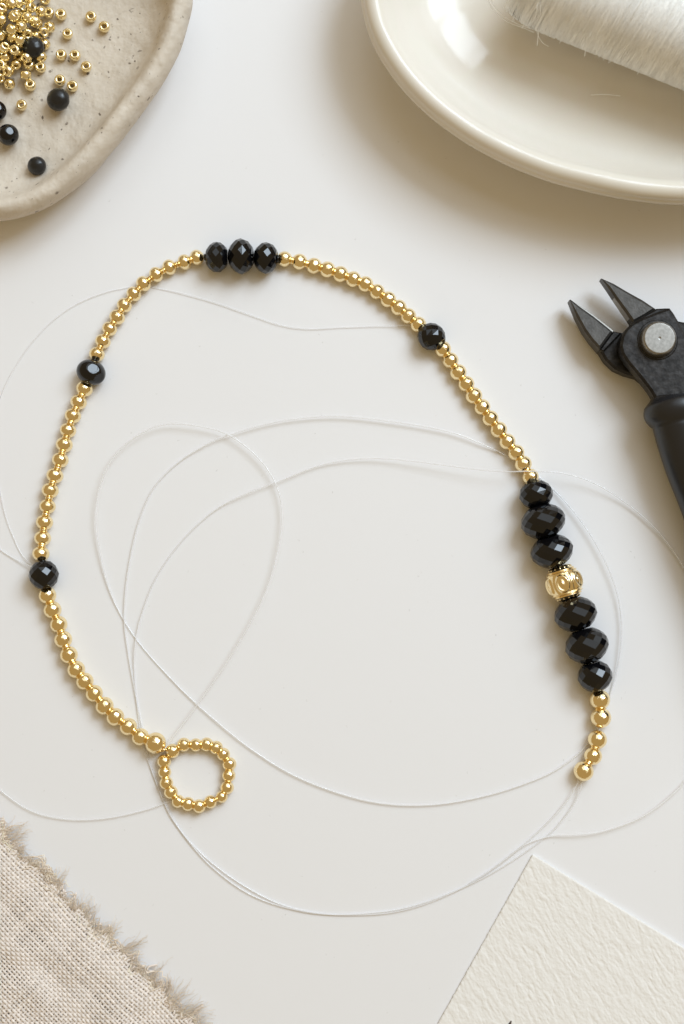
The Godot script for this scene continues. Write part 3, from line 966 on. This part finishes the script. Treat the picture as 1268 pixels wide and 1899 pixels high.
	# the elastic inside the beads
	var core := [-35.84, 1.5, 48.03, -37.43, 1.9, 46.6, -40.52, 1.55, 45.39, -45.59, 1.55, 41.41, -49.87, 1.55, 36.72, -53.57, 1.55, 31.91, -56.25, 1.55, 25.9, -58.5, 1.55, 19.93, -59.55, 1.55, 16.99, -60.18, 2.4, 12.88, -61, 1.5, 8.59, -60.35, 1.5, 2.19, -59.28, 1.5, -4.29, -57.31, 1.5, -10.51, -55.8, 1.5, -16.58, -53.72, 1.5, -22.38, -52.54, 1.5, -25.1, -51.12, 2.4, -28.34, -50.1, 1.45, -32.22, -47.56, 1.45, -37.51, -44.58, 1.45, -42.37, -40.69, 1.45, -46.84, -35.41, 1.45, -50.26, -29.78, 1.45, -52.28, -25.56, 3, -51.97, -20.58, 3.3, -52.07, -15.53, 3, -51.81, -11.79, 1.45, -51.94, -5.75, 1.45, -50.54, -0.33, 1.45, -48.8, 4.81, 1.45, -46.73, 9.45, 1.45, -43.54, 13.58, 1.45, -40.13, 15.62, 1.45, -38.35, 18.25, 2.5, -35.65, 20.61, 1.5, -33.27, 23.73, 1.5, -28.49, 26.9, 1.5, -23.66, 30.22, 1.5, -19.01, 33.65, 1.5, -14.26, 36.85, 1.5, -9.68, 38.31, 1.5, -7.09, 39.23, 3.1, -3.33, 40.51, 3.8, 2.17, 42.19, 3.8, 8.15, 44.68, 3.4, 14.53, 46.84, 3.7, 20.81, 49.05, 3.7, 27.06, 50.7, 3.1, 33.21, 51.82, 1.85, 37.95, 51.99, 1.85, 41.56, 51.24, 1.85, 45.91, 50.34, 1.85, 49.18, 48.41, 1.85, 52.18]
	var v := PackedVector3Array()
	var idx := PackedInt32Array()
	tube(v, idx, curve(v3(core), 5), 0.16, 6)
	obj("stringing_cord", build(v, idx, true, true, PackedColorArray(), at), M.cord, root)

func put(root: Node3D, called: String, mesh: Mesh, m: Material, where: Vector3, axis: Vector3, radius: float, roll := 0.0) -> MeshInstance3D:
	var o := obj(called, mesh, m, root)
	o.transform = Transform3D(turned(axis, roll * TAU / 8.0).scaled(Vector3.ONE * radius * MM), where * MM)
	return o

func strand(root: Node3D, at: Vector3, mesh: Mesh, r: float, spacer: float, p: PackedVector3Array, ring: Mesh) -> void:
	for i in p.size():
		var d := p[mini(i + 1, p.size() - 1)] - p[maxi(i - 1, 0)]
		put(root, "gold_bead", mesh, M.gold, p[i] - at, d + Vector3(rng.randf_range(-0.1, 0.1), 0, rng.randf_range(-0.1, 0.1)), r * 1.14 * rng.randf_range(0.965, 1.025), rng.randf())
		if i < p.size() - 1:
			put(root, "gold_spacer", ring, M.gold, p[i].lerp(p[i + 1], 0.5) - at, p[i + 1] - p[i], spacer)

# ------------------------------------------------------------------ cords
func cord(points: Array, r: float, label: String, category := "cord") -> void:
	var p := curve(v3(points), 18)
	var v := PackedVector3Array()
	var idx := PackedInt32Array()
	var at := Vector3(p[0].x, 0, p[0].z)
	tube(v, idx, p, r, 14)
	var o := obj("clear_cord", build(v, idx, true, true, PackedColorArray(), at), M.cord)
	o.position = at * MM
	tag(o, label, category)

func cords() -> void:
	cord([47.6, 1.4, 54.15, 45.04, 0.8, 58.4, 40.18, 0.4, 63.69, 30.93, 0.3, 71.4, 21.17, 0.3, 76.95, 11.44, 0.3, 80.14, 1.73, 0.3, 80.88, -7.99, 0.3, 80.14, -17.71, 0.3, 77.16, -25.84, 0.3, 71.62, -31.84, 0.3, 64.99, -35.68, 0.3, 58.78, -37.89, 0.3, 53.4, -39.57, 0.25, 48.78, -40.7, 0.2, 44.25, -41.38, 0.3, 39.38, -41.99, 0.3, 32.87, -41.88, 0.7, 27.43, -40.66, 0.4, 20.9, -37.68, 0.3, 13.25, -32.26, 0.3, 5.58, -25.69, 0.5, -0.46, -19.09, 1, -3.83, -13.06, 1, -6.15, -3.74, 0.8, -9.69, 6.15, 1.2, -10.87, 16, 1.8, -10.03, 25.79, 2.6, -8.64, 32.82, 3.2, -7.97, 38.26, 3.3, -8.02, 44.3, 3, -7.72, 50.98, 2, -5.84, 57.68, 1, -1.85, 63.1, 1, 2.87, 66.86, 1, 7.47, 70.06, 1, 12.73, 74.83, 1, 21.99, 77.37, 1, 32.85, 75.02, 1, 43.66, 70.54, 1, 52.26, 66.14, 1, 57.09, 60.13, 1, 61.37, 52.52, 1, 64.15, 46.57, 1, 64.9, 41.76, 0.6, 65.27, 36.88, 0.6, 66.88, 32.54, 0.5, 69.99, 29.29, 0.4, 72.35, 25.5, 0.3, 74.71],
		0.145, "clear cord crossing over the bracelet beside its black beads and sweeping past the pliers")
	cord([48.14, 1.4, 54.15, 47.42, 0.9, 57.21, 45.06, 0.5, 61.11, 40.71, 0.3, 65.63, 32.01, 0.3, 71.51, 23.33, 0.3, 75.88, 13.6, 0.3, 79.29, 4.96, 0.3, 80.56, -3.67, 0.3, 80.67, -12.31, 0.3, 78.76, -20.97, 0.3, 74.28, -28.57, 0.3, 68.41, -34.03, 0.3, 61.99, -36.56, 0.3, 56.63, -38.57, 0.25, 51.26, -39.81, 0.2, 46.09, -41.05, 0.3, 40.46, -42.19, 0.3, 34.83, -43.34, 0.3, 28.53, -44.15, 0.4, 21.99, -43.89, 0.4, 15.44, -42.96, 0.4, 8.87, -41.28, 0.4, 1.73, -38.37, 0.4, -4.88, -33.46, 0.4, -10.07, -27.39, 0.8, -13.89, -22.44, 1, -15.86, -12.55, 1, -18.52, -1.54, 1, -19.52, 9.46, 1, -18.52, 21.56, 1, -16.42, 29.26, 0.8, -13.56, 33.7, 0.3, -11.4, 37.22, 0.2, -9.42, 40.8, 0.4, -6.53, 45.62, 1, -1.85, 50.98, 1.2, 5.62, 55.04, 1.2, 14.37, 56.5, 1, 21.99, 55.97, 1, 29.6, 54.25, 0.4, 36.88, 52.7, 0.25, 41.33, 49.57, 0.4, 46.72, 45.71, 0.5, 50.37, 39.71, 0.5, 53.71, 28.84, 0.5, 57.25, 16.9, 0.5, 59.08, 4.99, 0.5, 58.22, -8.03, 0.5, 53.92, -17.81, 0.5, 48.22, -26.55, 0.5, 41.31, -34.24, 0.3, 34.18, -41.96, 0.2, 25.48, -46.94, 0.4, 16.54, -49.47, 1, 6.71, -49.93, 1.4, -0.94, -47.79, 1.6, -8.84, -43.24, 1.6, -14.36, -36.68, 1.6, -17.67, -29.54, 1.6, -17.45, -22.41, 1.4, -15.26, -15.8, 1.4, -9.52, -12.49, 1.4, -2.59, -12.57, 1.4, 5.63, -15.49, 1.4, 16.34, -21.98, 1.4, 28.51, -29.52, 1.4, 39.53, -32.96, 1.4, 44.06, -35.77, 1.2, 47.95],
		0.155, "clear cord making a teardrop loop inside the bracelet, tied at the gold beaded ring")
	cord([15.89, 1.5, -38.23, 9.52, 0.5, -38.31, 0.66, 0.3, -38.01, -7.09, 0.3, -37.67, -12.63, 0.3, -38.46, -19.28, 0.3, -40.7, -25.95, 0.3, -43.05, -32.61, 0.3, -44.96, -37.07, 0.15, -45.89, -41.3, 0.12, -46.57, -44.85, 0.15, -46.11, -49.25, 0.3, -45.07, -54.77, 0.3, -42.71, -59.71, 0.3, -39.13, -64.08, 0.3, -34.32, -67.33, 0.3, -29.29, -69.47, 0.3, -24.83, -71.05, 0.3, -19.83, -71.39, 0.3, -13.18, -70.29, 0.3, -6.54, -68.76, 0.3, 0.08, -67.16, 0.3, 4.48, -65.13, 0.3, 8.65, -62.32, 1, 11.3],
		0.075, "hair-fine clear thread from the single black bead near the plate, running under the gold beads", "thread")
	cord([-62.76, 1, 11.3, -66.19, 0.4, 9.75, -69.53, 0.3, 7.66, -73.98, 0.3, 3.93, -79.96, 0.3, 6.67, -83.58, 0.3, 18.72, -82.17, 0.3, 36.13, -76.51, 0.3, 49.1, -68.75, 0.5, 56.07, -62.18, 0.5, 60.36, -54.58, 0.5, 61.97, -47, 0.5, 61.65, -39.44, 0.5, 60.04, -33.81, 0.6, 57.99],
		0.11, "clear cord between the frayed linen and the bottom of the gold beaded ring")

# ------------------------------------------------------------------ beads in the dish
func loose_beads() -> void:
	var seed_mesh := lathe([Vector2(320, -380), Vector2(420, -640), Vector2(640, -760), Vector2(860, -620), Vector2(975, -330), Vector2(1000, 0), Vector2(975, 330), Vector2(860, 620), Vector2(640, 760), Vector2(420, 640), Vector2(320, 380)], 20)
	var floor_y := 4.15
	var r := 1.13
	var placed: Array[Vector3] = []
	var singles := [
		[Vector3(-51.52, 5, -101.55), "gold seed bead of the outlying pair high in the dish, farther from the rim"], [Vector3(-48.78, 5, -99.4), "gold seed bead closest to the speckled dish's inner wall"], [Vector3(-56.29, 5, -97.92), "single gold seed bead between the heap and the outlying pair"],
		[Vector3(-57.5, 5, -93.51), "gold seed bead of the pair beside the uppermost black bead, the one nearer it"], [Vector3(-54.69, 5, -93.4), "gold seed bead of the pair beside the uppermost black bead, the one farther from it"], [Vector3(-52.39, 5, -91.03), "gold seed bead just below the pair, alone in the middle of the dish"],
		[Vector3(-57.71, 5, -88.2), "gold seed bead touching the top of the middle black bead"], [Vector3(-55.16, 5, -86.96), "gold seed bead on the upper right side of the middle black bead"], [Vector3(-65.48, 5, -83.02), "lowest gold seed bead, alone above the three lower black beads"],
		[Vector3(-63.77, 5, -87.19), "gold seed bead at the bottom tip of the heap"], [Vector3(-67.97, 5, -87.41), "gold seed bead at the lower left corner of the heap"], [Vector3(-61.72, 5, -90.91), "gold seed bead under the uppermost black bead, right one of two"],
		[Vector3(-64.05, 5, -91.48), "gold seed bead under the uppermost black bead, left one of two"], [Vector3(-60.22, 5, -102.35), "gold seed bead at the heap's right edge, left one of the pair near the top"], [Vector3(-57.67, 5, -102.01), "gold seed bead at the heap's right edge, right one of the pair near the top"],
		[Vector3(-59.96, 5, -99.28), "gold seed bead tipped on its side off the heap's right edge"], [Vector3(-62.51, 5, -100.19), "gold seed bead with its hole showing, just left of the tipped one"], [Vector3(-66.17, 5, -92.95), "gold seed bead showing its round hole beside the uppermost black bead"]]
	var proto: Node3D = obj("gold_seed_bead", seed_mesh, M.gold_seed)
	for k in singles.size():
		var o: Node3D = proto if k == 0 else proto.duplicate()
		if k:
			o.name = numbered("gold_seed_bead")
			add_child(o, true)
		var p: Vector3 = singles[k][0]
		p.y = floor_y + r * 0.76
		var tip := Vector3(rng.randf_range(-0.12, 0.12), 1, rng.randf_range(-0.12, 0.12))
		if k in [15, 10]:
			tip = Vector3(-0.6, 0.55, 0.2)
			p.y = floor_y + r * 0.92
		place(o, p, tip, r * rng.randf_range(0.97, 1.05))
		tag(o, singles[k][1], "bead", "gold seed beads in the dish")
		placed.append(p)
	var lumps := [[Vector3(-63.06, 6.3, -94.5), 2.32, "matte black round bead resting against the heap of gold seed beads"], [Vector3(-57.75, 6.3, -83.71), 2.36, "matte black bead in the middle of the dish, with two gold seed beads above it"], [Vector3(-67.88, 6.2, -76.46), 2.15, "shiny black bead with a bright facet, near the dish's cut-off side"],
		[Vector3(-70.37, 6.2, -81.5), 2.05, "black bead half cut off by the picture edge"], [Vector3(-62.02, 6, -70.1), 1.92, "smallest black bead, lying lowest in the dish by the rim"]]
	for k in lumps.size():
		var b: Array = lumps[k]
		var p: Vector3 = b[0]
		p.y = floor_y + b[1] * 0.97
		var glossy: bool = k == 2 or k == 3
		var axis := Vector3(0.35, 0.8, 0.3) if glossy else Vector3(0.2, 1, 0.1)
		var shine := turned(axis, 0.3).inverse() * (Vector3(0.47, 0.74, -0.52).normalized() + (Vector3(0, 319, 22) - p).normalized()).normalized()
		var mesh: Mesh = polished_bead([shine, Vector3(0.8, 0.2, 0.5).normalized(), Vector3(-0.7, 0.6, -0.3).normalized(), Vector3(0.1, -0.7, 0.7).normalized()], 0.95, 0.93) if glossy else pebble(400 + k)
		var o := obj("black_dish_bead", mesh, M.glass if glossy else M.onyx)
		o.transform = Transform3D(turned(axis, 0.3).scaled(Vector3.ONE * b[1] * MM), p * MM)
		tag(o, b[2], "bead", "black beads in the dish")
		placed.append(Vector3(p.x, p.y + b[1] * 0.4, p.z))
	# the heap: each bead comes to rest on those below it
	var heart := Vector3(-69.25, 5, -99.62)
	var done := 0
	for attempt in 9000:
		if done >= 190:
			break
		var a := rng.randf() * TAU
		var d := sqrt(rng.randf())
		var p := heart + Vector3(cos(a) * d * 9.4, 0, sin(a) * d * 12.5)
		if p.x < -72.0 and rng.randf() < 0.8:
			continue
		var y := floor_y + r * 0.82
		for q in placed:
			var gap := Vector2(q.x - p.x, q.z - p.z).length()
			if gap < r * 1.9:
				y = maxf(y, q.y + sqrt(maxf(0.0, pow(r * 1.9, 2.0) - gap * gap)) * 0.85)
		var limit := floor_y + 1.5 + 6.0 * clampf(1.0 - d * 1.0, 0.0, 1.0)
		if y > limit:
			continue
		p.y = y
		placed.append(p)
		var o: Node3D = proto.duplicate()
		o.name = numbered("gold_seed_bead")
		add_child(o, true)
		place(o, p, Vector3(rng.randf_range(-1, 1), rng.randf_range(0.1, 1.2), rng.randf_range(-1, 1)), r * rng.randf_range(0.92, 1.05))
		tag(o, "gold seed bead in the dense heap at the dish's upper left", "bead", "gold seed beads in the heap")
		done += 1

func place(o: Node3D, p: Vector3, axis: Vector3, r: float) -> void:
	o.transform = Transform3D(turned(axis).scaled(Vector3.ONE * r * MM), p * MM)

# A worn black bead: nearly round, with soft flats.
func pebble(seeded: int) -> ArrayMesh:
	var r := RandomNumberGenerator.new()
	r.seed = seeded
	var flats := []
	for k in 14:
		flats.append(Vector3(r.randfn(), r.randfn(), r.randfn()).normalized())
	var v := PackedVector3Array()
	for j in 25:
		for i in 36:
			var la := -PI / 2 + PI * j / 24.0
			var d := Vector3(cos(TAU * i / 36.0) * cos(la), sin(la), sin(TAU * i / 36.0) * cos(la))
			var k := 1.0
			for f in flats:
				var c: float = d.dot(f)
				if c > 0.0:
					k = minf(k, 0.965 / c)
			v.append(d * k * 1000.0)
	return build(v, stitch(25, 36, true))
